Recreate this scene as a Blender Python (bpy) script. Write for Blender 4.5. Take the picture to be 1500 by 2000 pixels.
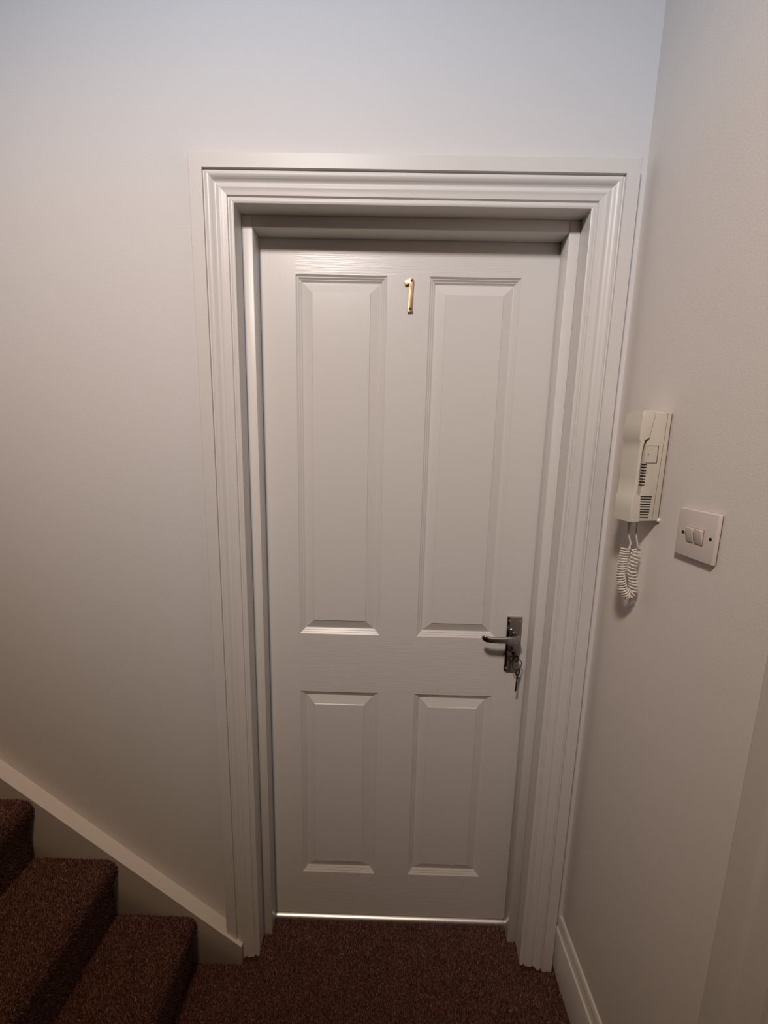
import bpy, bmesh, math, random
import numpy as np
from mathutils import Vector, Matrix

for o in list(bpy.data.objects):
    bpy.data.objects.remove(o, do_unlink=True)
scene = bpy.context.scene
C = scene.collection
rng = np.random.default_rng(7)
random.seed(7)

# ------------------------------------------------------------------ camera
# world: x right along the door wall, y into the door, z up, metres; door face y = 0
cam_d = bpy.data.cameras.new('camera')
cam = bpy.data.objects.new('camera', cam_d)
C.objects.link(cam)
Rv = Vector((0.9996707, 0.01293542, 0.02216207))
Uv = Vector((-0.02393875, 0.15904606, 0.9869809))
Fv = Vector((-0.00924222, 0.98718642, -0.15930334))
m = Matrix((Rv, Uv, -Fv)).transposed().to_4x4()
m.translation = Vector((0.32554749, -1.03744591, 1.48180857))
cam.matrix_world = m
cam_d.sensor_fit = 'VERTICAL'
cam_d.sensor_height = 36.0
cam_d.lens = 769.94 / 2000 * 36.0
cam_d.clip_start = 0.02
scene.camera = cam

# ------------------------------------------------------------------ world, exposure
w = bpy.data.worlds.new('world')
scene.world = w
w.use_nodes = True
bg = w.node_tree.nodes['Background']
bg.inputs[0].default_value = (0.9, 0.62, 0.45, 1)
bg.inputs[1].default_value = 0.02
vs = scene.view_settings
vs.view_transform = 'Standard'
vs.look = 'None'
vs.gamma = 1.0
vs.use_curve_mapping = False
vs.exposure = 0.0
LAMP_POS = (-0.15, -1.72, 3.10)         # unseen made-up bar: main lamp and added warm fill, behind the camera
MAIN_AIM, MAIN_W, MAIN_COL, MAIN_DEG = (0.40, 0.0, 1.72), 108.0, (0.83, 0.895, 1.0), 67.0
FILL_AIM, FILL_W, FILL_COL, FILL_DEG = (0.16, -0.15, 1.20), 66.0, (1.0, 0.57, 0.20), 62.0  # added fill that warms the lower part, no known source

# ------------------------------------------------------------------ materials
def mat(name, col, rough=0.5, metal=0.0, spec=0.5):
    mt = bpy.data.materials.new(name)
    mt.use_nodes = True
    b = mt.node_tree.nodes['Principled BSDF']
    b.inputs['Base Color'].default_value = (*col, 1)
    b.inputs['Roughness'].default_value = rough
    b.inputs['Metallic'].default_value = metal
    b.inputs['Specular IOR Level'].default_value = spec
    return mt

def nodes(mt):
    return mt.node_tree.nodes, mt.node_tree.links, mt.node_tree.nodes['Principled BSDF']

def add_bump(mt, scale_vec, noise_scale, strength, dist=0.001, detail=3.0, prev=None, rot=None):
    n, l, b = nodes(mt)
    tc = n.new('ShaderNodeTexCoord')
    mp = n.new('ShaderNodeMapping')
    mp.inputs['Scale'].default_value = scale_vec
    nz = n.new('ShaderNodeTexNoise')
    nz.inputs['Scale'].default_value = noise_scale
    nz.inputs['Detail'].default_value = detail
    bp = n.new('ShaderNodeBump')
    bp.inputs['Strength'].default_value = strength
    bp.inputs['Distance'].default_value = dist
    l.new(tc.outputs['Object'], mp.inputs['Vector'])
    l.new(mp.outputs[0], nz.inputs['Vector'])
    l.new(nz.outputs['Fac'], bp.inputs['Height'])
    if prev:
        l.new(prev.outputs[0], bp.inputs['Normal'])
    l.new(bp.outputs[0], b.inputs['Normal'])
    return bp

def add_mottle(mt, c1, c2, scale, detail=4.0):
    n, l, b = nodes(mt)
    tc = n.new('ShaderNodeTexCoord')
    nz = n.new('ShaderNodeTexNoise')
    nz.inputs['Scale'].default_value = scale
    nz.inputs['Detail'].default_value = detail
    mx = n.new('ShaderNodeMix')
    mx.data_type = 'RGBA'
    mx.inputs[6].default_value = (*c1, 1)
    mx.inputs[7].default_value = (*c2, 1)
    l.new(tc.outputs['Object'], nz.inputs['Vector'])
    l.new(nz.outputs['Fac'], mx.inputs[0])
    l.new(mx.outputs[2], b.inputs['Base Color'])

WALL = (0.66, 0.635, 0.625)
WOOD = (0.655, 0.628, 0.602)
M = {}
M['wall'] = mat('wall_emulsion', WALL, 0.62, spec=0.3)
add_mottle(M['wall'], tuple(c * 0.975 for c in WALL), tuple(min(1, c * 1.02) for c in WALL), 3.0)
b1 = add_bump(M['wall'], (1, 1, 1), 420.0, 0.28, 0.0008, 2.0)
add_bump(M['wall'], (1, 1, 1), 26.0, 0.10, 0.002, 2.0, prev=b1)
M['wall2'] = mat('wall_emulsion_warm', (0.70, 0.65, 0.615), 0.6, spec=0.3)
add_mottle(M['wall2'], (0.685, 0.635, 0.60), (0.71, 0.66, 0.625), 3.0)
b1 = add_bump(M['wall2'], (1, 1, 1), 380.0, 0.35, 0.0008, 2.0)
add_bump(M['wall2'], (1, 1, 1), 22.0, 0.12, 0.002, 2.0, prev=b1)
M['wall_hall'] = mat('wall_hall_paint', (0.34, 0.25, 0.18), 0.7, spec=0.3)
add_bump(M['wall_hall'], (1, 1, 1), 380.0, 0.3, 0.0008, 2.0)
M['ceiling'] = mat('ceiling_emulsion', (0.60, 0.55, 0.50), 0.8)
add_bump(M['ceiling'], (1, 1, 1), 300.0, 0.2, 0.0008)
M['gloss_v'] = mat('satin_paint_vertical_brush', WOOD, 0.38, spec=0.42)
add_bump(M['gloss_v'], (90, 90, 2.0), 2.2, 0.16, 0.0012, 4.0)
M['gloss_h'] = mat('satin_paint_horizontal_brush', WOOD, 0.42, spec=0.32)
add_bump(M['gloss_h'], (2.0, 90, 90), 2.2, 0.16, 0.0012, 4.0)
M['grain_v'] = mat('door_paint_vertical_grain', WOOD, 0.33)
add_bump(M['grain_v'], (130, 130, 5.0), 1.6, 0.10, 0.0015, 4.0)
M['grain_h'] = mat('door_paint_horizontal_grain', WOOD, 0.33)
add_bump(M['grain_h'], (6.0, 130, 130), 2.0, 0.30, 0.0018, 4.0)
M['field'] = mat('door_paint_moulding', WOOD, 0.30)
add_bump(M['field'], (130, 130, 5.0), 1.6, 0.04, 0.001, 3.0)
M['string'] = mat('stringer_paint', (0.40, 0.355, 0.32), 0.5)  # face darkened to deepen contrast with the lit top edge
M['cap'] = mat('stringer_lit_top_paint', (0.80, 0.76, 0.73), 0.4)  # light on the top edge, put into this paler colour
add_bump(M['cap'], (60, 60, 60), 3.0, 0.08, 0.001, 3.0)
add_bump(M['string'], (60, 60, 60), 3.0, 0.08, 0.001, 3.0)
M['gloss_dull'] = mat('side_door_paint', (0.62, 0.57, 0.53), 0.5)
add_bump(M['gloss_dull'], (1, 1, 1), 260.0, 0.3, 0.0008, 2.0)
M['chrome'] = mat('chrome', (0.42, 0.41, 0.41), 0.16, 1.0)
M['dark_metal'] = mat('worn_key_metal', (0.085, 0.072, 0.062), 0.4, 1.0)
M['brass'] = mat('brass', (0.60, 0.41, 0.24), 0.42, 1.0)
add_bump(M['brass'], (200, 200, 8), 2.0, 0.10, 0.0006)
M['screw_steel'] = mat('steel_screw', (0.78, 0.77, 0.75), 0.3, 1.0)
M['screw_dark'] = mat('dark_screw', (0.035, 0.025, 0.02), 0.5, 0.6)
M['screw_brass'] = mat('brass_screw', (0.30, 0.19, 0.09), 0.35, 1.0)
M['alu'] = mat('aluminium_threshold', (0.86, 0.84, 0.81), 0.34, 1.0)
M['plastic'] = mat('ivory_plastic', (0.62, 0.575, 0.49), 0.38)
add_bump(M['plastic'], (1, 1, 1), 500.0, 0.06, 0.0005)
M['plastic_base'] = mat('ivory_plastic_base', (0.56, 0.51, 0.43), 0.42)
M['plastic_white'] = mat('white_plastic', (0.62, 0.55, 0.51), 0.33)
M['plastic_grey'] = mat('rocker_plastic', (0.56, 0.50, 0.45), 0.38)
M['slot'] = mat('slot_black', (0.015, 0.013, 0.012), 0.7)
M['seam'] = mat('seam_brown', (0.14, 0.10, 0.075), 0.7)
M['cord'] = mat('cord_plastic', (0.66, 0.61, 0.55), 0.35)
M['filler'] = mat('white_filler', (0.78, 0.75, 0.72), 0.7)

# carpet: tuft tint from an attribute
M['carpet'] = mat('carpet_pile', (0.1, 0.05, 0.04), 0.95, spec=0.0)
n, l, b = nodes(M['carpet'])
at = n.new('ShaderNodeAttribute'); at.attribute_name = 'tint'
rp = n.new('ShaderNodeValToRGB')
rp.color_ramp.elements[0].position = 0.0
rp.color_ramp.elements[0].color = (0.056, 0.032, 0.030, 1)
rp.color_ramp.elements[1].position = 0.985
rp.color_ramp.elements[1].color = (0.26, 0.135, 0.105, 1)
e = rp.color_ramp.elements.new(0.5); e.color = (0.132, 0.068, 0.056, 1)
e = rp.color_ramp.elements.new(0.9995); e.color = (0.40, 0.34, 0.30, 1)
l.new(at.outputs['Fac'], rp.inputs[0])
l.new(rp.outputs[0], b.inputs['Base Color'])
M['carpet_base'] = mat('carpet_backing', (0.060, 0.026, 0.018), 0.95, spec=0.05)
add_mottle(M['carpet_base'], (0.035, 0.015, 0.010), (0.085, 0.036, 0.024), 260.0)
add_bump(M['carpet_base'], (1, 1, 1), 300.0, 0.8, 0.003)

# ------------------------------------------------------------------ helpers
def link(name, me, material, parent=None):
    o = bpy.data.objects.new(name, me)
    C.objects.link(o)
    if material is not None:
        for mm in (material if isinstance(material, (list, tuple)) else [material]):
            me.materials.append(mm)
    if parent is not None:
        o.parent = parent
    return o

def from_bm(name, bm, material, parent=None, smooth=None):
    bmesh.ops.recalc_face_normals(bm, faces=bm.faces[:])
    me = bpy.data.meshes.new(name)
    bm.to_mesh(me)
    bm.free()
    if smooth is not None:
        me.polygons.foreach_set('use_smooth', [True] * len(me.polygons))
        me.set_sharp_from_angle(angle=math.radians(smooth))
    return link(name, me, material, parent)

def empty(name, loc=(0, 0, 0), parent=None):
    o = bpy.data.objects.new(name, None)
    C.objects.link(o)
    o.empty_display_size = 0.05
    o.location = loc
    if parent is not None:
        o.parent = parent
    return o

def tag(o, label=None, cat=None, kind=None, group=None):
    if label: o['label'] = label
    if cat: o['category'] = cat
    if kind: o['kind'] = kind
    if group: o['group'] = group
    return o

def box(bm, x0, x1, y0, y1, z0, z1):
    v = [bm.verts.new((x, y, z)) for x in (x0, x1) for y in (y0, y1) for z in (z0, z1)]
    for f in ((0, 1, 3, 2), (4, 6, 7, 5), (0, 4, 5, 1), (2, 3, 7, 6), (0, 2, 6, 4), (1, 5, 7, 3)):
        bm.faces.new([v[i] for i in f])
    return v

def bevel_all(bm, w, seg=2, angle=30):
    bmesh.ops.recalc_face_normals(bm, faces=bm.faces[:])
    es = [e for e in bm.edges if len(e.link_faces) == 2 and e.calc_face_angle(0) > math.radians(angle)]
    bmesh.ops.bevel(bm, geom=es, offset=w, segments=seg, affect='EDGES', profile=0.5, clamp_overlap=True)

def box_obj(name, dims, material, parent=None, bev=0.0, seg=2):
    bm = bmesh.new()
    box(bm, *dims)
    if bev:
        bevel_all(bm, bev, seg)
    return from_bm(name, bm, material, parent, smooth=40 if bev else None)

def prism(bm, pts, axis, a, b):
    """closed polygon pts (2-tuples) extruded along axis from a to b; pts are the other two axes in x,y,z order"""
    def mk(p, t):
        if axis == 'x': return (t, p[0], p[1])
        if axis == 'y': return (p[0], t, p[1])
        return (p[0], p[1], t)
    va = [bm.verts.new(mk(p, a)) for p in pts]
    vb = [bm.verts.new(mk(p, b)) for p in pts]
    bm.faces.new(va)
    bm.faces.new(list(reversed(vb)))
    k = len(pts)
    for i in range(k):
        j = (i + 1) % k
        bm.faces.new((va[i], vb[i], vb[j], va[j]))

def tube(bm, pts, rad, sides=8, cap=True):
    pts = [Vector(p) for p in pts]
    rads = rad if isinstance(rad, (list, tuple)) else [rad] * len(pts)
    rings = []
    up = None
    for i, p in enumerate(pts):
        t = (pts[min(i + 1, len(pts) - 1)] - pts[max(i - 1, 0)]).normalized()
        if up is None:
            up = t.orthogonal().normalized()
        up = (up - t * up.dot(t)).normalized()
        s = t.cross(up)
        rings.append([bm.verts.new(p + (up * math.cos(2 * math.pi * k / sides) + s * math.sin(2 * math.pi * k / sides)) * rads[i]) for k in range(sides)])
    for a, b in zip(rings, rings[1:]):
        for k in range(sides):
            bm.faces.new((a[k], a[(k + 1) % sides], b[(k + 1) % sides], b[k]))
    if cap:
        bm.faces.new(list(reversed(rings[0])))
        bm.faces.new(rings[-1])

def disc(bm, c, nrm, r, h, sides=20):
    c = Vector(c); nrm = Vector(nrm).normalized()
    tube(bm, [c, c + nrm * h], r, sides)

# ------------------------------------------------------------------ key dimensions
DW, DH = 0.724, 1.975          # visible door opening between the stops
YS = -0.046                    # front of the door stops
YL = -0.090                    # front of the lining
YW = -0.075                    # plaster face of the door wall
JX0, JX1, JZ = -0.025, 0.749, 2.001   # lining faces
XR = 0.866                     # right wall
ZC = 3.10                      # ceiling
YB = -2.9                      # rear wall of the hall
XL = -2.6
YSTR = -0.110                  # face of the wall string

# ------------------------------------------------------------------ structure
bm = bmesh.new()
box(bm, XL, JX0 - 0.03, YW, 0.06, -0.06, ZC)
box(bm, JX1 + 0.03, XR + 0.12, YW, 0.06, -0.06, ZC)
box(bm, JX0 - 0.03, JX1 + 0.03, YW, 0.06, JZ + 0.03, ZC)
tag(from_bm('wall_front', bm, M['wall']), kind='structure')

D2a, D2b, D2z = -0.605, -1.37, 2.0     # side doorway in the right wall
bm = bmesh.new()
box(bm, XR, XR + 0.12, D2a - 0.0, YW, -0.06, ZC)
box(bm, XR, XR + 0.12, YB, D2b, -0.06, ZC)
box(bm, XR, XR + 0.12, D2b, D2a, D2z, ZC)
tag(from_bm('wall_right', bm, M['wall2']), kind='structure')
tag(box_obj('wall_back', (XL, XR + 0.12, YB - 0.1, YB, -0.06, ZC), M['wall_hall']), kind='structure')
tag(box_obj('wall_left', (XL - 0.1, XL, YB, 0.06, -0.06, ZC), M['wall_hall']), kind='structure')
tag(box_obj('ceiling', (XL - 0.1, XR + 0.12, YB - 0.1, 0.06, ZC, ZC + 0.08), M['ceiling']), kind='structure')

# ---- floor: carpet backing following a slight rise towards the threshold
def carpet_h(y):
    t = np.clip((np.asarray(y, float) + 0.13) / 0.095, 0, 1)
    t = t * t * (3 - 2 * t)
    return -0.024 + 0.022 * t

bm = bmesh.new()
ys = list(np.linspace(0.30, -0.16, 24)) + [-0.3, -0.8, YB]
row = []
for y in ys:
    z = float(carpet_h(y)) - 0.006
    row.append((bm.verts.new((XL, y, z)), bm.verts.new((XR, y, z))))
for a, b_ in zip(row, row[1:]):
    bm.faces.new((a[0], a[1], b_[1], b_[0]))
floor = tag(from_bm('floor', bm, M['carpet_base'], smooth=60), kind='structure')

def tufts(name, P, N, parent, hgt=0.0075, wid=0.0016, lean=0.5):
    """dense cut pile: a three-sided spike for every point"""
    k = len(P)
    N = N / np.linalg.norm(N, axis=1, keepdims=True)
    rv = rng.normal(size=(k, 3))
    t = rv - (rv * N).sum(1, keepdims=True) * N
    t /= np.linalg.norm(t, axis=1, keepdims=True) + 1e-9
    s = np.cross(N, t)
    h = np.reshape(hgt, (-1, 1)) * rng.uniform(0.65, 1.25, (k, 1))
    ln = rng.normal(scale=lean * 0.5, size=(k, 1))
    tip = P + N * h + t * (h * ln)
    wv = wid * rng.uniform(0.7, 1.3, (k, 1))
    V = np.empty((k, 4, 3))
    for i in range(3):
        a = 2 * math.pi * i / 3
        V[:, i] = P + (t * math.cos(a) + s * math.sin(a)) * wv
    V[:, 3] = tip
    idx = (np.arange(k) * 4)[:, None]
    F = np.concatenate([idx + np.array([[0, 1, 3]]), idx + np.array([[1, 2, 3]]), idx + np.array([[2, 0, 3]])], 1).reshape(-1)
    me = bpy.data.meshes.new(name)
    me.vertices.add(k * 4)
    me.vertices.foreach_set('co', V.reshape(-1))
    me.loops.add(len(F))
    me.loops.foreach_set('vertex_index', F.astype(np.int32))
    nf = len(F) // 3
    me.polygons.add(nf)
    me.polygons.foreach_set('loop_start', (np.arange(nf) * 3).astype(np.int32))
    me.update(calc_edges=True)
    tint = np.repeat(rng.uniform(0, 1, k) ** 1.0, 4)
    a = me.attributes.new('tint', 'FLOAT', 'POINT')
    a.data.foreach_set('value', tint.astype(np.float32))
    o = link(name, me, M['carpet'], parent)
    o['kind'] = 'stuff'
    return o

def jgrid(a0, a1, b0, b1, sp):
    A, B = np.meshgrid(np.arange(a0, a1, sp), np.arange(b0, b1, sp))
    A = A.ravel() + rng.uniform(-.5, .5, A.size) * sp
    B = B.ravel() + rng.uniform(-.5, .5, B.size) * sp
    return A, B

X, Y = jgrid(-0.24, 0.85, -0.70, 0.0, 0.0025)
edge = -0.0070 + 0.0030 * np.sin(X * 61 + 1.3) + 0.0026 * np.sin(X * 173) + 0.0024 * np.sin(X * 410)
keep = (Y < edge)
keep &= ~((Y > YS) & ((X < 0.002) | (X > DW - 0.002)))
keep &= ~((Y > YL - 0.002) & ((X < JX0 + 0.002) | (X > JX1 - 0.002)))
keep &= ~((Y > YW - .0285) & ((X < JX0) | (X > JX1)))
keep &= ~((Y > YSTR) & (X < -.0695))
keep &= ~(X > 0.846)
X, Y = X[keep], Y[keep]
Pn = np.stack([X, Y, carpet_h(Y) - 0.0065], 1)
tufts('carpet_pile', Pn, np.tile(np.array([[0, 0, 1.0]]), (len(X), 1)), floor, hgt=np.where(Y > -.022, .0120 + .0040 * np.sin(X * 97) * np.sin(X * 233 + 1), .0075))

# ------------------------------------------------------------------ door frame (trim_1)
trim1 = tag(empty('trim_1'), kind='structure')
# profile: distance from the outer edge, height above the plaster
PROF = [(0, 0), (0, .0262), (.0015, .0277), (.0295, .0280), (.0300, .0225), (.0318, .0218), (.0335, .0245), (.0365, .0257), (.0400, .0255),
        (.0435, .0240), (.0470, .0205), (.0500, .0180), (.0530, .0172), (.0555, .0180), (.0585, .0196), (.0615, .0198), (.0635, .0190),
        (.0710, .0182), (.0765, .0176), (.0780, .0140), (.0800, .0138), (.0815, .0160), (.0840, .0168), (.0880, .0162), (.0905, .0148), (.0905, 0)]
OX0, OX1, OZ = JX0 - .0905, JX1 + .0905, JZ + .0905

def sweep(bm, f0, f1):
    a = [bm.verts.new(f0(u, h)) for u, h in PROF]
    b = [bm.verts.new(f1(u, h)) for u, h in PROF]
    k = len(PROF)
    for i in range(k):
        j = (i + 1) % k
        bm.faces.new((a[i], a[j], b[j], b[i]))
    bm.faces.new(a); bm.faces.new(list(reversed(b)))

ZF = -0.03
bm = bmesh.new()
sweep(bm, lambda u, h: (OX0 + u, YW - h, ZF), lambda u, h: (OX0 + u, YW - h, OZ - u))
from_bm('architrave_leg', bm, M['gloss_v'], trim1, smooth=35)
bm = bmesh.new()
sweep(bm, lambda u, h: (OX1 - u, YW - h, ZF), lambda u, h: (OX1 - u, YW - h, OZ - u))
from_bm('architrave_leg', bm, M['gloss_v'], trim1, smooth=35)
bm = bmesh.new()
sweep(bm, lambda u, h: (OX0 + u, YW - h, OZ - u), lambda u, h: (OX1 - u, YW - h, OZ - u))
from_bm('architrave_head', bm, M['gloss_h'], trim1, smooth=35)
# lining and stops
box_obj('jamb', (JX0 - .03, JX0, YW, 0.06, ZF, JZ + .03), M['gloss_v'], trim1)
box_obj('jamb', (JX1, JX1 + .03, YW, 0.06, ZF, JZ + .03), M['gloss_v'], trim1)
box_obj('jamb_head', (JX0, JX1, YW, 0.06, JZ, JZ + .03), M['gloss_h'], trim1)
box_obj('door_stop', (JX0, 0, YS, -.0015, ZF, JZ), M['gloss_v'], trim1, .0018)
box_obj('door_stop', (DW, JX1, YS, -.0015, ZF, JZ), M['gloss_v'], trim1, .0018)
box_obj('door_stop_head', (0, DW, YS, -.0015, DH, JZ), M['gloss_h'], trim1, .0018)
# threshold bar
bm = bmesh.new()
pts = [(-.012, -.024)]
for i in range(13):
    a = math.pi * i / 12
    pts.append((.005 - .017 * math.cos(a), -.007 + .0165 * math.sin(a)))
pts.append((.022, -.024))
prism(bm, pts, 'x', 0.0, DW)
th = from_bm('threshold_bar', bm, M['alu'], trim1, smooth=50)
th['label'] = 'shiny metal threshold strip under the door'

# ------------------------------------------------------------------ door leaf (door_1)
door = tag(empty('door_1', (0, 0, 0)), kind='structure')
door['label'] = 'off-white moulded four-panel door with a brass number one'
LX0, LX1, LZ0, LZ1 = -.012, .736, .0125, 1.987
PX = [(0.0870, 0.3110), (0.4150, 0.6370)]
PZ = [(0.9630, 1.8963), (0.1680, 0.7860)]
xs = [LX0, PX[0][0], PX[0][1], PX[1][0], PX[1][1], LX1]
zs = [LZ0, PZ[1][0], PZ[1][1], PZ[0][0], PZ[0][1], LZ1]
bm = bmesh.new()
gv = [[bm.verts.new((x, 0, z)) for z in zs] for x in xs]
for i in range(5):
    for j in range(5):
        if i in (1, 3) and j in (1, 3):
            continue
        f = bm.faces.new((gv[i][j], gv[i + 1][j], gv[i + 1][j + 1], gv[i][j + 1]))
        f.material_index = 1 if (j in (0, 2, 4) and 1 <= i <= 3) else 0
# sides and back
bk = [bm.verts.new(p) for p in ((LX0, .04, LZ0), (LX1, .04, LZ0), (LX1, .04, LZ1), (LX0, .04, LZ1))]
bm.faces.new(bk)
bm.faces.new([gv[i][0] for i in range(6)] + [bk[1], bk[0]])
bm.faces.new([gv[i][5] for i in range(6)] + [bk[2], bk[3]])
bm.faces.new([gv[0][j] for j in range(6)] + [bk[3], bk[0]])
bm.faces.new([gv[5][j] for j in range(6)] + [bk[2], bk[1]])
leaf = from_bm('door_leaf', bm, [M['grain_v'], M['grain_h']], door)
# panel section: inset from the panel edge, depth below the leaf face
SEC = [(0, 0), (.0008, .0008), (.0040, .0036), (.0052, .0036), (.0060, .0042), (.0092, .0070), (.0104, .0070), (.0112, .0076), (.0144, .0104), (.0160, .0108), (.0168, .0106),
       (.0395, .0022), (.0410, .0005)]
for (z0, z1) in PZ:
    for (x0, x1) in PX:
        bm = bmesh.new()
        rings = []
        for (s, d) in SEC:
            rings.append([bm.verts.new(p) for p in ((x0 + s, d, z0 + s), (x1 - s, d, z0 + s), (x1 - s, d, z1 - s), (x0 + s, d, z1 - s))])
        for a, b_ in zip(rings, rings[1:]):
            for k in range(4):
                bm.faces.new((a[k], a[(k + 1) % 4], b_[(k + 1) % 4], b_[k]))
        f = bm.faces.new(rings[-1])
        from_bm('door_panel', bm, M['field'], door)

# ---- brass numeral
num = empty('door_number', parent=door)
num['label'] = 'brass numeral 1 screwed to the door'
bm = bmesh.new()
cx = 0.3692
prof = [(cx - .0065, 1.8122), (cx + .0052, 1.8128), (cx + .0062, 1.8150), (cx + .0056, 1.8290), (cx + .0056, 1.8600), (cx + .0068, 1.8820),
        (cx + .0066, 1.8875), (cx + .0035, 1.8905), (cx - .0015, 1.8902), (cx - .0105, 1.8868), (cx - .0168, 1.8822), (cx - .0142, 1.8728),
        (cx - .0050, 1.8765), (cx - .0050, 1.8600), (cx - .0062, 1.8290), (cx - .0068, 1.8150)]
prism(bm, prof, 'y', -.0055, -.0003)
bevel_all(bm, .0009, 2)
from_bm('numeral', bm, M['brass'], num, smooth=40)
for (px, pz, mt_) in ((cx + .0010, 1.8845, 'screw_dark'), (cx - .0006, 1.8205, 'screw_dark')):
    bm = bmesh.new()
    disc(bm, (px, -.0052, pz), (0, -1, 0), .0031, .0009, 16)
    from_bm('screw', bm, M[mt_], num, smooth=40)
# ---- lever handle on plate
hd = empty('door_handle', parent=door)
hd['label'] = 'chrome lever handle on a rectangular keyhole plate'
hx0, hx1, hz0, hz1 = .6640, .7055, .8700, 1.0300
bm = bmesh.new()
prism(bm, [(hx0, -.0002), (hx0, -.0045), (hx0 + .006, -.0085), (hx1 - .006, -.0085), (hx1, -.0045), (hx1, -.0002)], 'z', hz0, hz1)
bevel_all(bm, .0012, 2, 50)
from_bm('back_plate', bm, M['chrome'], hd, smooth=30)
bm = bmesh.new()
disc(bm, ((hx0 + hx1) / 2 + .002, -.0001, hz1 - .001), (0, -1, 0), .0150, .0007, 32)
from_bm('painted_rose_patch', bm, M['field'], hd, smooth=30)
hxc = (hx0 + hx1) / 2 + .001
PZ_ = .9790
bm = bmesh.new()
disc(bm, (hxc, -.008, PZ_), (0, -1, 0), .0115, .010, 24)
from_bm('boss', bm, M['chrome'], hd, smooth=40)
# scroll lever: neck swelling out of the boss, bar running left, tip curling to the door
bm = bmesh.new()
path = [(hxc, -.016, PZ_), (hxc, -.030, PZ_ + .001), (hxc - .002, -.041, PZ_ + .003), (hxc - .010, -.048, PZ_ + .005), (hxc - .025, -.051, PZ_ + .005),
        (hxc - .050, -.052, PZ_ + .005), (hxc - .075, -.052, PZ_ + .0055), (hxc - .088, -.0515, PZ_ + .007), (hxc - .096, -.049, PZ_ + .0095), (hxc - .0995, -.046, PZ_ + .0105)]
wz = [.0100, .0100, .0112, .0115, .0105, .0092, .0085, .0088, .0076, .004]
wy = [.0085, .0080, .0070, .0055, .0048, .0046, .0048, .0050, .0042, .002]
rings = []
for i, p in enumerate(path):
    a = Vector(path[max(i - 1, 0)]); c = Vector(path[min(i + 1, len(path) - 1)])
    t = (c - a).normalized()
    up = Vector((0, 0, 1)); s = t.cross(up).normalized(); up = s.cross(t)
    rings.append([bm.verts.new(Vector(p) + up * math.cos(q * math.pi / 6) * wz[i] + s * math.sin(q * math.pi / 6) * wy[i]) for q in range(12)])
for a, b_ in zip(rings, rings[1:]):
    for k in range(12):
        bm.faces.new((a[k], a[(k + 1) % 12], b_[(k + 1) % 12], b_[k]))
bm.faces.new(rings[0]); bm.faces.new(rings[-1])
bmesh.ops.subdivide_edges(bm, edges=bm.edges[:], cuts=1, use_grid_fill=True, smooth=0.6)
from_bm('lever', bm, M['chrome'], hd, smooth=50)
for (sx, sz) in ((hx0 + .006, hz1 - .009), (hx1 - .007, hz1 - .009), (hx0 + .006, hz0 + .010), (hx1 - .007, hz0 + .010)):
    bm = bmesh.new()
    disc(bm, (sx, -.0062, sz), (0, -1, 0), .0034, .0034, 14)
    from_bm('screw', bm, M['screw_steel'], hd, smooth=40)
bm = bmesh.new()
KX, KZ = hxc, .9200
disc(bm, (KX, -.0084, KZ + .004), (0, -1, 0), .0044, .0005, 16)
box(bm, KX - .0022, KX + .0022, -.0089, -.0084, KZ - .014, KZ + .004)
from_bm('keyhole', bm, M['slot'], hd)

# ---- keys: one in the lock, ring, a second one hanging
keys = tag(empty('key_bunch', (0, 0, 0)), 'two dark metal keys on a small ring, one in the door lock', 'keys')
def add_key(name, frame, shaft, bow):
    """flat key: bow ring at the origin, shaft along -local z"""
    bm = bmesh.new()
    k = 20
    vo, vi = [], []
    for yy in (-.0011, .0011):
        vo.append([bm.verts.new((bow * .82 * math.cos(2 * math.pi * i / k), yy, bow * math.sin(2 * math.pi * i / k))) for i in range(k)])
        vi.append([bm.verts.new((bow * .42 * math.cos(2 * math.pi * i / k), yy, bow * .5 * math.sin(2 * math.pi * i / k) + bow * .1)) for i in range(k)])
    for i in range(k):
        j = (i + 1) % k
        bm.faces.new((vo[0][i], vo[0][j], vi[0][j], vi[0][i]))
        bm.faces.new((vo[1][i], vi[1][i], vi[1][j], vo[1][j]))
        bm.faces.new((vo[0][i], vo[1][i], vo[1][j], vo[0][j]))
        bm.faces.new((vi[0][i], vi[0][j], vi[1][j], vi[1][i]))
    tube(bm, [(0, 0, -bow * .9), (0, 0, -bow - .002), (0, 0, -bow - .0025), (0, 0, -bow - .005), (0, 0, -bow - .0055), (0, 0, -bow - shaft)],
         [.0019, .0019, .0030, .0030, .0019, .0017], 10)
    z = -bow - shaft
    for (a, b_, wd) in ((.001, .0035, .0058), (.0045, .007, .0046), (.008, .011, .0062)):
        box(bm, .0, wd, -.0009, .0009, z + a, z + b_)
    o = from_bm(name, bm, M['dark_metal'], keys, smooth=40)
    o.matrix_local = frame
    return o
# inserted key: shaft runs along +y into the plate
fr = Matrix.Translation((KX, -.034, KZ + .003)) @ Matrix.Rotation(math.radians(90), 4, 'X') @ Matrix.Rotation(math.radians(55), 4, 'Z')
add_key('key', fr, .0235, .0115)
# hanging key
RC = Vector((KX + .003, -.036, KZ - .013))
fr = Matrix.Translation((KX + .0070, -.036, KZ - .0360)) @ Matrix.Rotation(math.radians(3), 4, 'Y') @ Matrix.Rotation(math.radians(38), 4, 'Z')
add_key('key', fr, .045, .0120)
bm = bmesh.new()
pts = []
for i in range(29):
    a = 2 * math.pi * i / 28
    pts.append(RC + Vector((.0135 * math.cos(a), .004 * math.cos(a), .0155 * math.sin(a))))
tube(bm, pts, .0011, 8, cap=False)
from_bm('ring', bm, M['dark_metal'], keys, smooth=60)

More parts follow.
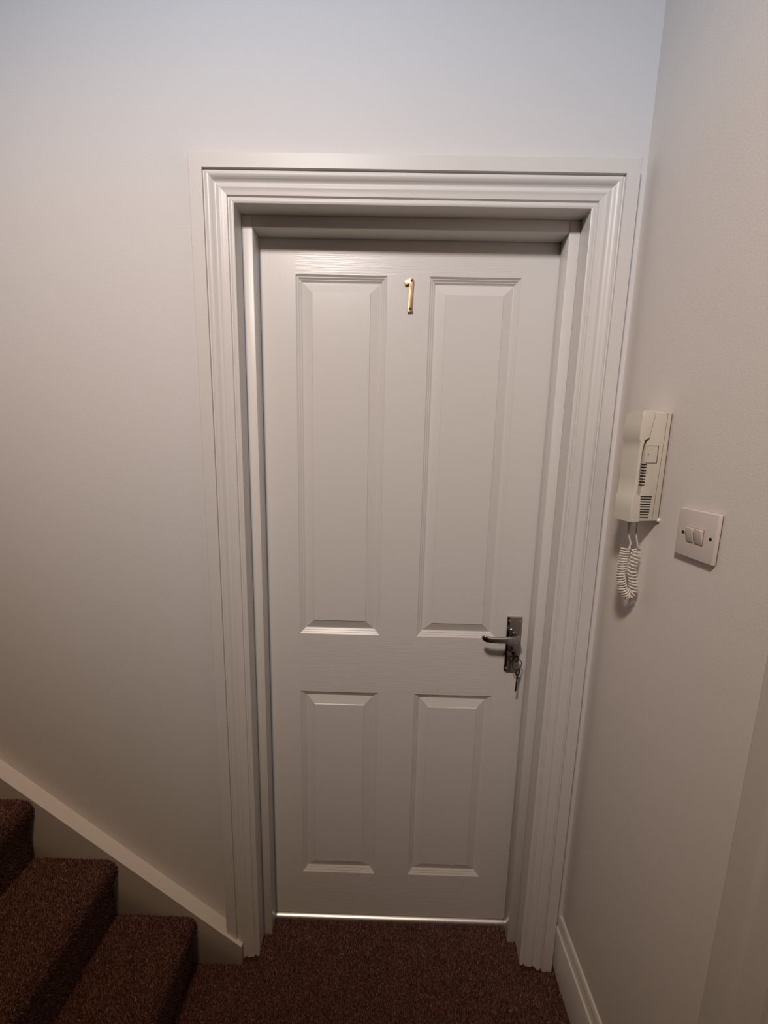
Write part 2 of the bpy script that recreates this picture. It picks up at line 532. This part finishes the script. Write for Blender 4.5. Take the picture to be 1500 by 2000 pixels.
# ------------------------------------------------------------------ staircase with wall string
st = tag(empty('staircase', (-.2, -.5, -.03)), 'brown carpeted stairs climbing to the left beside the door', 'stairs')
STL = Vector((-.2, -.5, -.03))
def local(o):
    o.matrix_parent_inverse = Matrix.Translation(-STL)
    return o
SX0, GO, Z1, RISE = -.2010, .2143, .1390, .1845
YO = -1.00
NS = 5
def nose_profile(i):
    xn = SX0 - GO * i
    zt = Z1 + RISE * i
    zb = -.035 if i == 0 else zt - RISE
    pts = [(xn - .018, zb), (xn - .017, zt - .085), (xn - .010, zt - .060), (xn - .002, zt - .042)]
    r = .022
    for k in range(9):
        a = math.pi / 2 * k / 8
        pts.append((xn - r + r * math.cos(a), zt - r + r * math.sin(a)))
    pts.append((xn - GO - .016, zt))
    return pts
for i in range(NS):
    pts = nose_profile(i)
    bm = bmesh.new()
    xb = SX0 - GO * i - GO - .03
    zb = -.035 if i == 0 else Z1 + RISE * (i - 1) - .02
    poly = [(pts[0][0], zb)] + pts + [(xb, pts[-1][1]), (xb, zb)]
    poly = [p for k, p in enumerate(poly) if k == 0 or (abs(p[0] - poly[k - 1][0]) + abs(p[1] - poly[k - 1][1])) > 1e-6]
    prism(bm, poly, 'y', YSTR - .0005, YO)
    s = local(from_bm('step', bm, M['carpet_base'], st, smooth=50))
    if i < 4:
        q = np.array(pts)
        seg = np.linalg.norm(np.diff(q, axis=0), axis=1)
        cum = np.concatenate([[0], np.cumsum(seg)])
        A, B = jgrid(0, cum[-1], YSTR - .78 + .25 * (i > 2), YSTR - .001, .0026)
        A = np.clip(A, 1e-5, cum[-1] - 1e-5)
        idx = np.clip(np.searchsorted(cum, A) - 1, 0, len(seg) - 1)
        f = ((A - cum[idx]) / seg[idx])[:, None]
        p2 = q[idx] * (1 - f) + q[idx + 1] * f
        d = (q[idx + 1] - q[idx]) / seg[idx][:, None]
        nn = np.stack([d[:, 1], np.zeros(len(A)), -d[:, 0]], 1)
        P3 = np.stack([p2[:, 0], B, p2[:, 1]], 1)
        o = tufts('carpet_pile', P3, nn, s, hgt=.0070)
# wall string (sloping skirting board)
def zs_(x): return .6016 + (x + .7394) * -.845
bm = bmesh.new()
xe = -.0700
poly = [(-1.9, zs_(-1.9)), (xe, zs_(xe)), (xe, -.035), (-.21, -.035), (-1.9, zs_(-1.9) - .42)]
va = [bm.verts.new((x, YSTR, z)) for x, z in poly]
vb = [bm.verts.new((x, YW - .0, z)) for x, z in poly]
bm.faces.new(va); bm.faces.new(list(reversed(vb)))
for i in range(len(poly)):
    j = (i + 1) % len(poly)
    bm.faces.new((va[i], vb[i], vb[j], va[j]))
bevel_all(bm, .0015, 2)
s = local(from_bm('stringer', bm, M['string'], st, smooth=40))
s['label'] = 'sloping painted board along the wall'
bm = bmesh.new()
cp = [(-1.9, zs_(-1.9)), (xe, zs_(xe)), (xe - .001, zs_(xe) + .0022), (-1.9, zs_(-1.9) + .0032)]  # thin strip added to carry the painted light along the top
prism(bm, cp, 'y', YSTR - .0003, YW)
sc = local(from_bm('stringer_lit_top', bm, M['cap'], st))
sc['label'] = 'top edge of the sloping board, its light painted in'
for (x, z) in ((-.1000, .014), (-.4080, .220), (-.1420, -.006)):
    bm = bmesh.new()
    disc(bm, (x, YSTR + .0005, z), (0, -1, 0), .0032, .0012, 10)
    local(from_bm('filler_spot', bm, M['filler'], s))

# ------------------------------------------------------------------ right baseboard
bm = bmesh.new()
XB = XR - .018
prof = [(XR, -.035), (XB, -.035), (XB, .1030), (XB + .0015, .1060), (XB + .0060, .1075), (XB + .0062, .1115), (XB + .0085, .1150), (XB + .0090, .1260), (XB + .0105, .1330), (XB + .0135, .1385), (XR, .1400)]
va = [bm.verts.new((x, -.0760, z)) for x, z in prof]
vb = [bm.verts.new((x, -.5160, z)) for x, z in prof]
bm.faces.new(va); bm.faces.new(list(reversed(vb)))
for i in range(len(prof)):
    j = (i + 1) % len(prof)
    bm.faces.new((va[i], vb[i], vb[j], va[j]))
M['gloss_y'] = mat('satin_paint_skirting', WOOD, 0.30)
add_bump(M['gloss_y'], (90, 2.0, 90), 2.2, 0.12, 0.0012, 4.0)
tag(from_bm('baseboard_right', bm, M['gloss_y'], smooth=35), kind='structure')

# ------------------------------------------------------------------ side doorway frame on the right wall (trim_2) and its door
trim2 = tag(empty('trim_2'), kind='structure')
E0, E1, EZ = -.5165, D2b - .0880, D2z + .0880
PROF2 = [(0, 0), (0, .0020), (.041, .0090), (.045, .0088), (.050, .0066), (.056, .0068), (.066, .0080), (.0880, .0090), (.0880, 0)]
def sweep2(f0, f1, nm):
    bm = bmesh.new()
    a = [bm.verts.new(f0(u, h)) for u, h in PROF2]
    b_ = [bm.verts.new(f1(u, h)) for u, h in PROF2]
    k = len(PROF2)
    for i in range(k):
        j = (i + 1) % k
        bm.faces.new((a[i], a[j], b_[j], b_[i]))
    bm.faces.new(a); bm.faces.new(list(reversed(b_)))
    from_bm(nm, bm, M['gloss_dull'], trim2, smooth=35)
sweep2(lambda u, h: (XR - h, E0 - u, -.035), lambda u, h: (XR - h, E0 - u, EZ - u), 'architrave_leg')
sweep2(lambda u, h: (XR - h, E1 + u, -.035), lambda u, h: (XR - h, E1 + u, EZ - u), 'architrave_leg')
sweep2(lambda u, h: (XR - h, E0 - u, EZ - u), lambda u, h: (XR - h, E1 + u, EZ - u), 'architrave_head')
d2 = tag(empty('door_2'), kind='structure')
box_obj('door_leaf', (XR + .03, XR + .07, D2b + .001, D2a - .001, -.02, D2z - .001), M['gloss_dull'], d2, .001)

# ------------------------------------------------------------------ light switch
sw = tag(empty('light_switch', (XR, -.365, 1.345)), 'white square double light switch plate on the right wall', 'light switch')
SWL = Matrix.Translation((-XR, .365, -1.345))
def swp(o):
    o.matrix_parent_inverse = SWL.copy(); return o
sy0, sy1, sz0, sz1 = -.4080, -.3215, 1.3030, 1.3885
bm = bmesh.new()
box(bm, XR - .0085, XR - .0012, sy0, sy1, sz0, sz1)
bevel_all(bm, .0022, 3)
swp(from_bm('plate', bm, M['plastic_white'], sw, smooth=35))
bm = bmesh.new()
box(bm, XR - .0018, XR, sy0 + .0012, sy1 - .003, sz0 + .002, sz1 - .002)
swp(from_bm('gap_shadow_box', bm, M['seam'], sw)).name = 'gap_shade_box'  # dark box added as painted shade in the gap behind the plate
for k, (ya, yb, tilt) in enumerate(((-.3475, -.3620, 1), (-.3668, -.3822, 1))):
    bm = bmesh.new()
    zt, zb = 1.3565, 1.3315
    prism(bm, [(XR - .0080, zt + .001), (XR - .0150, zt), (XR - .0094, zb), (XR - .0080, zb)], 'y', yb, ya)
    bevel_all(bm, .0007, 2)
    r = swp(from_bm('rocker', bm, M['plastic_grey'], sw, smooth=35))
    bm = bmesh.new()
    box(bm, XR - .0088, XR - .0082, yb - .0007, ya + .0007, zb - .0012, zt + .0012)
    swp(from_bm('rocker_gap', bm, M['seam'], sw))
for yy in (-.3360, -.3975):
    bm = bmesh.new()
    disc(bm, (XR - .0080, yy, 1.3455), (-1, 0, 0), .0030, .0008, 16)
    swp(from_bm('screw', bm, M['screw_dark'], sw, smooth=40))

# ------------------------------------------------------------------ entry phone
ph = tag(empty('entry_phone', (XR, -.235, 1.347)), 'ivory wall-mounted door entry phone with handset and coiled cord', 'intercom phone')
PHL = Matrix.Translation((-XR, .235, -1.347))
def php(o, parent=None):
    o.matrix_parent_inverse = PHL.copy() if parent is None else Matrix.Identity(4)
    return o
YR, YLF = -.2600, -.1880      # right (near) and left (far) sides of the base
ZB0, ZB1 = 1.3490, 1.5625
bm = bmesh.new()
base_prof = [(XR - .0030, ZB0 + .002), (XR - .0410, ZB0), (XR - .0440, 1.3985), (XR - .0440, 1.4040), (XR - .0442, 1.4300), (XR - .0442, 1.4900), (XR - .0435, 1.5060), (XR - .0410, 1.5120), (XR - .0340, ZB1), (XR - .0030, ZB1 - .001)]
prism(bm, base_prof, 'y', YLF, YR)
bevel_all(bm, .0022, 3, 35)
base = php(from_bm('base', bm, M['plastic_base'], ph, smooth=40))
bm = bmesh.new()
box(bm, XR - .0036, XR, YR + .0035, YLF - .003, ZB0 + .004, ZB1 - .004)
php(from_bm('wall_plate', bm, M['seam'], ph))
# moulded seam running down the near side of the base
bm = bmesh.new()
prism(bm, [(XR - .0155, ZB0 + .002), (XR - .0149, ZB0 + .002), (XR - .0109, ZB1 - .002), (XR - .0115, ZB1 - .002)], 'y', YR - .0002, YR + .001)
php(from_bm('seam_line', bm, M['seam'], ph))
# lower speaker slots on the near side
for k in range(9):
    z = 1.3575 + k * .0051
    xa = XR - .0430 + (8 - k) * .00035
    bm = bmesh.new()
    box(bm, xa, xa + .0215 - (8 - k) * .0006, YR - .0003, YR + .002, z, z + .0024)
    php(from_bm('speaker_slot', bm, M['slot'], ph))
# slots on the recessed front edge beside the grip
for k in range(8):
    z = 1.4210 + k * .0057
    bm = bmesh.new()
    box(bm, XR - .0446, XR - .0390, YR - .0003, YR + .008, z, z + .0028)
    php(from_bm('speaker_slot', bm, M['slot'], ph))
# square cover with a small button
bm = bmesh.new()
x0, x1, z0, z1 = XR - .0425, XR - .0222, 1.4655, 1.4975
box(bm, x0, x1, YR - .0012, YR + .001, z0, z1)
bevel_all(bm, .0004, 1)
cv = php(from_bm('cover', bm, M['plastic_base'], ph))
for dims in ((x0, x1 + .0012, z1, z1 + .0007), (x0, x1 + .0012, z0 - .0009, z0), (x1, x1 + .0019, z0 - .0006, z1 + .0006)):
    bm = bmesh.new()
    box(bm, dims[0], dims[1], YR - .0003, YR + .001, dims[2], dims[3])
    php(from_bm('seam_line', bm, M['seam'], ph))
bm = bmesh.new()
disc(bm, (x0 + .0030, YR - .0011, 1.4815), (0, -1, 0), .0013, .0006, 12)
php(from_bm('button', bm, M['seam'], ph))
# handset: end pads on the base, grip arched clear of it
bm = bmesh.new()
hs = [(XR - .0420, 1.3480), (XR - .0605, 1.3480), (XR - .0615, 1.3700), (XR - .0615, 1.3985), (XR - .0590, 1.4030), (XR - .0590, 1.4350), (XR - .0592, 1.4600), (XR - .0590, 1.4900),
      (XR - .0590, 1.5065), (XR - .0615, 1.5110), (XR - .0610, 1.5400), (XR - .0590, 1.5635), (XR - .0350, 1.5635), (XR - .0420, 1.5130), (XR - .0500, 1.5080),
      (XR - .0525, 1.4900), (XR - .0530, 1.4600), (XR - .0528, 1.4350), (XR - .0515, 1.4040), (XR - .0450, 1.3985)]
prism(bm, hs, 'y', -.2080, -.2635)
bmesh.ops.recalc_face_normals(bm, faces=bm.faces[:])
es = [e for e in bm.edges if abs(e.verts[0].co.y - e.verts[1].co.y) < 1e-5]
far = [e for e in es if e.verts[0].co.y > -.23]
near = [e for e in es if e.verts[0].co.y < -.23]
bmesh.ops.bevel(bm, geom=near, offset=.0016, segments=3, affect='EDGES', profile=.5, clamp_overlap=True)
far = [e for e in bm.edges if e.verts[0].co.y > -.2061 and e.verts[1].co.y > -.2061]
bmesh.ops.bevel(bm, geom=far, offset=.0040, segments=3, affect='EDGES', profile=.5, clamp_overlap=True)
hsn = php(from_bm('handset', bm, M['plastic'], ph, smooth=40))
# white filler blob at the lower corner
bm = bmesh.new()
bmesh.ops.create_icosphere(bm, subdivisions=2, radius=.0045)
for v in bm.verts:
    v.co = Vector((v.co.x * .7 + XR - .0022, v.co.y * .9 + YR + .001, v.co.z * 1.1 + ZB0 + .0035))
php(from_bm('filler_blob', bm, M['filler'], ph, smooth=60))
# strain relief and coiled cord
bm = bmesh.new()
A0 = Vector((.8225, -.2350, 1.3480))
tube(bm, [A0 + Vector((0, 0, .002)), A0 + Vector((0, 0, -.010)), A0 + Vector((0, 0, -.024))], [.0046, .0040, .0022], 12)
php(from_bm('strain_relief', bm, M['plastic'], ph, smooth=50))
def coil(centre, turns, r, per, ph0=0.0, hand=1):
    """helix wound along a poly-line of centre points"""
    cs = [Vector(c) for c in centre]
    L = [0]
    for a, b_ in zip(cs, cs[1:]): L.append(L[-1] + (b_ - a).length)
    out = []
    k = int(turns * per)
    for i in range(k + 1):
        s = L[-1] * i / k
        j = max(q for q in range(len(L) - 1) if L[q] <= s + 1e-9)
        f = (s - L[j]) / (L[j + 1] - L[j])
        c = cs[j].lerp(cs[j + 1], f)
        t = (cs[j + 1] - cs[j]).normalized()
        e1 = Vector((1, 0, 0)); e1 = (e1 - t * e1.dot(t)).normalized(); e2 = t.cross(e1)
        a = ph0 + hand * 2 * math.pi * turns * i / k
        rr = r * (1 + .08 * math.sin(i * .37))
        out.append(c + e1 * (rr * math.cos(a)) + e2 * (rr * math.sin(a)))
    return out
c1 = [(.8207, -.2350, 1.2900), (.8181, -.2345, 1.2616), (.8189, -.2340, 1.2283), (.8254, -.2340, 1.2003), (.8330, -.2345, 1.1870), (.8400, -.2350, 1.1835)]
c2 = [(.8400, -.2350, 1.1835), (.8470, -.2350, 1.1930), (.8465, -.2350, 1.2122), (.8400, -.2350, 1.2400), (.8420, -.2350, 1.2622), (.8447, -.2350, 1.2860)]
p1 = coil(c1, 21, .0078, 18)
p2 = coil(c2, 15, .0076, 18, ph0=0.0, hand=-1)
start = [A0 + Vector((0, 0, -.020)), A0 + Vector((.003, 0, -.036)), Vector((.8305, -.2350, 1.3000))]
end = [Vector((.8440, -.2370, 1.2945)), Vector((.8400, -.2370, 1.3100)), Vector((.8375, -.2370, 1.3250)), Vector((.8372, -.2370, 1.3520))]
bm = bmesh.new()
tube(bm, start + p1 + p2[3:] + end, .00175, 7)
cd = php(from_bm('coiled_cord', bm, M['cord'], ph, smooth=60))

# ------------------------------------------------------------------ main lamp and added warm fill on a made-up bar (unseen, behind the camera)
lp = tag(empty('main_fill_bar', LAMP_POS), 'unseen made-up ceiling bar with main lamp and added warm fill', 'lamp')
box_obj('bar', (-.16, .16, -.025, .025, -.022, 0), M['plastic_white'], lp, .004)
for nm, dx, aim, watt, colr, deg in (('main_fill_head', .040, MAIN_AIM, MAIN_W, MAIN_COL, MAIN_DEG), ('main_fill_head', -.040, FILL_AIM, FILL_W, FILL_COL, FILL_DEG)):
    piv = Vector((dx, 0, -.06))
    d = (Vector(aim) - (Vector(LAMP_POS) + piv)).normalized()
    rot = d.to_track_quat('-Z', 'Y').to_matrix().to_4x4()
    bm = bmesh.new()
    tube(bm, [(0, 0, .05), (0, 0, .045), (0, 0, -.030)], [.022, .030, .038], 28)
    tube(bm, [(0, 0, .0), tuple(rot.inverted() @ Vector((0, 0, .05)))], .006, 10)
    hdn = from_bm(nm, bm, M['plastic_white'], lp, smooth=40)
    hdn.matrix_local = Matrix.Translation(piv) @ rot
    ld = bpy.data.lights.new('main_fill_light', 'SPOT')
    ld.energy = watt; ld.color = colr; ld.shadow_soft_size = .11
    ld.spot_size = math.radians(deg); ld.spot_blend = 1.0
    lo = bpy.data.objects.new('main_fill_light', ld)
    C.objects.link(lo)
    lo.parent = hdn
    lo.location = (0, 0, -.150)
    lo.scale = (2.1, 1, 1)          # beam stretched sideways to spread light over the side walls
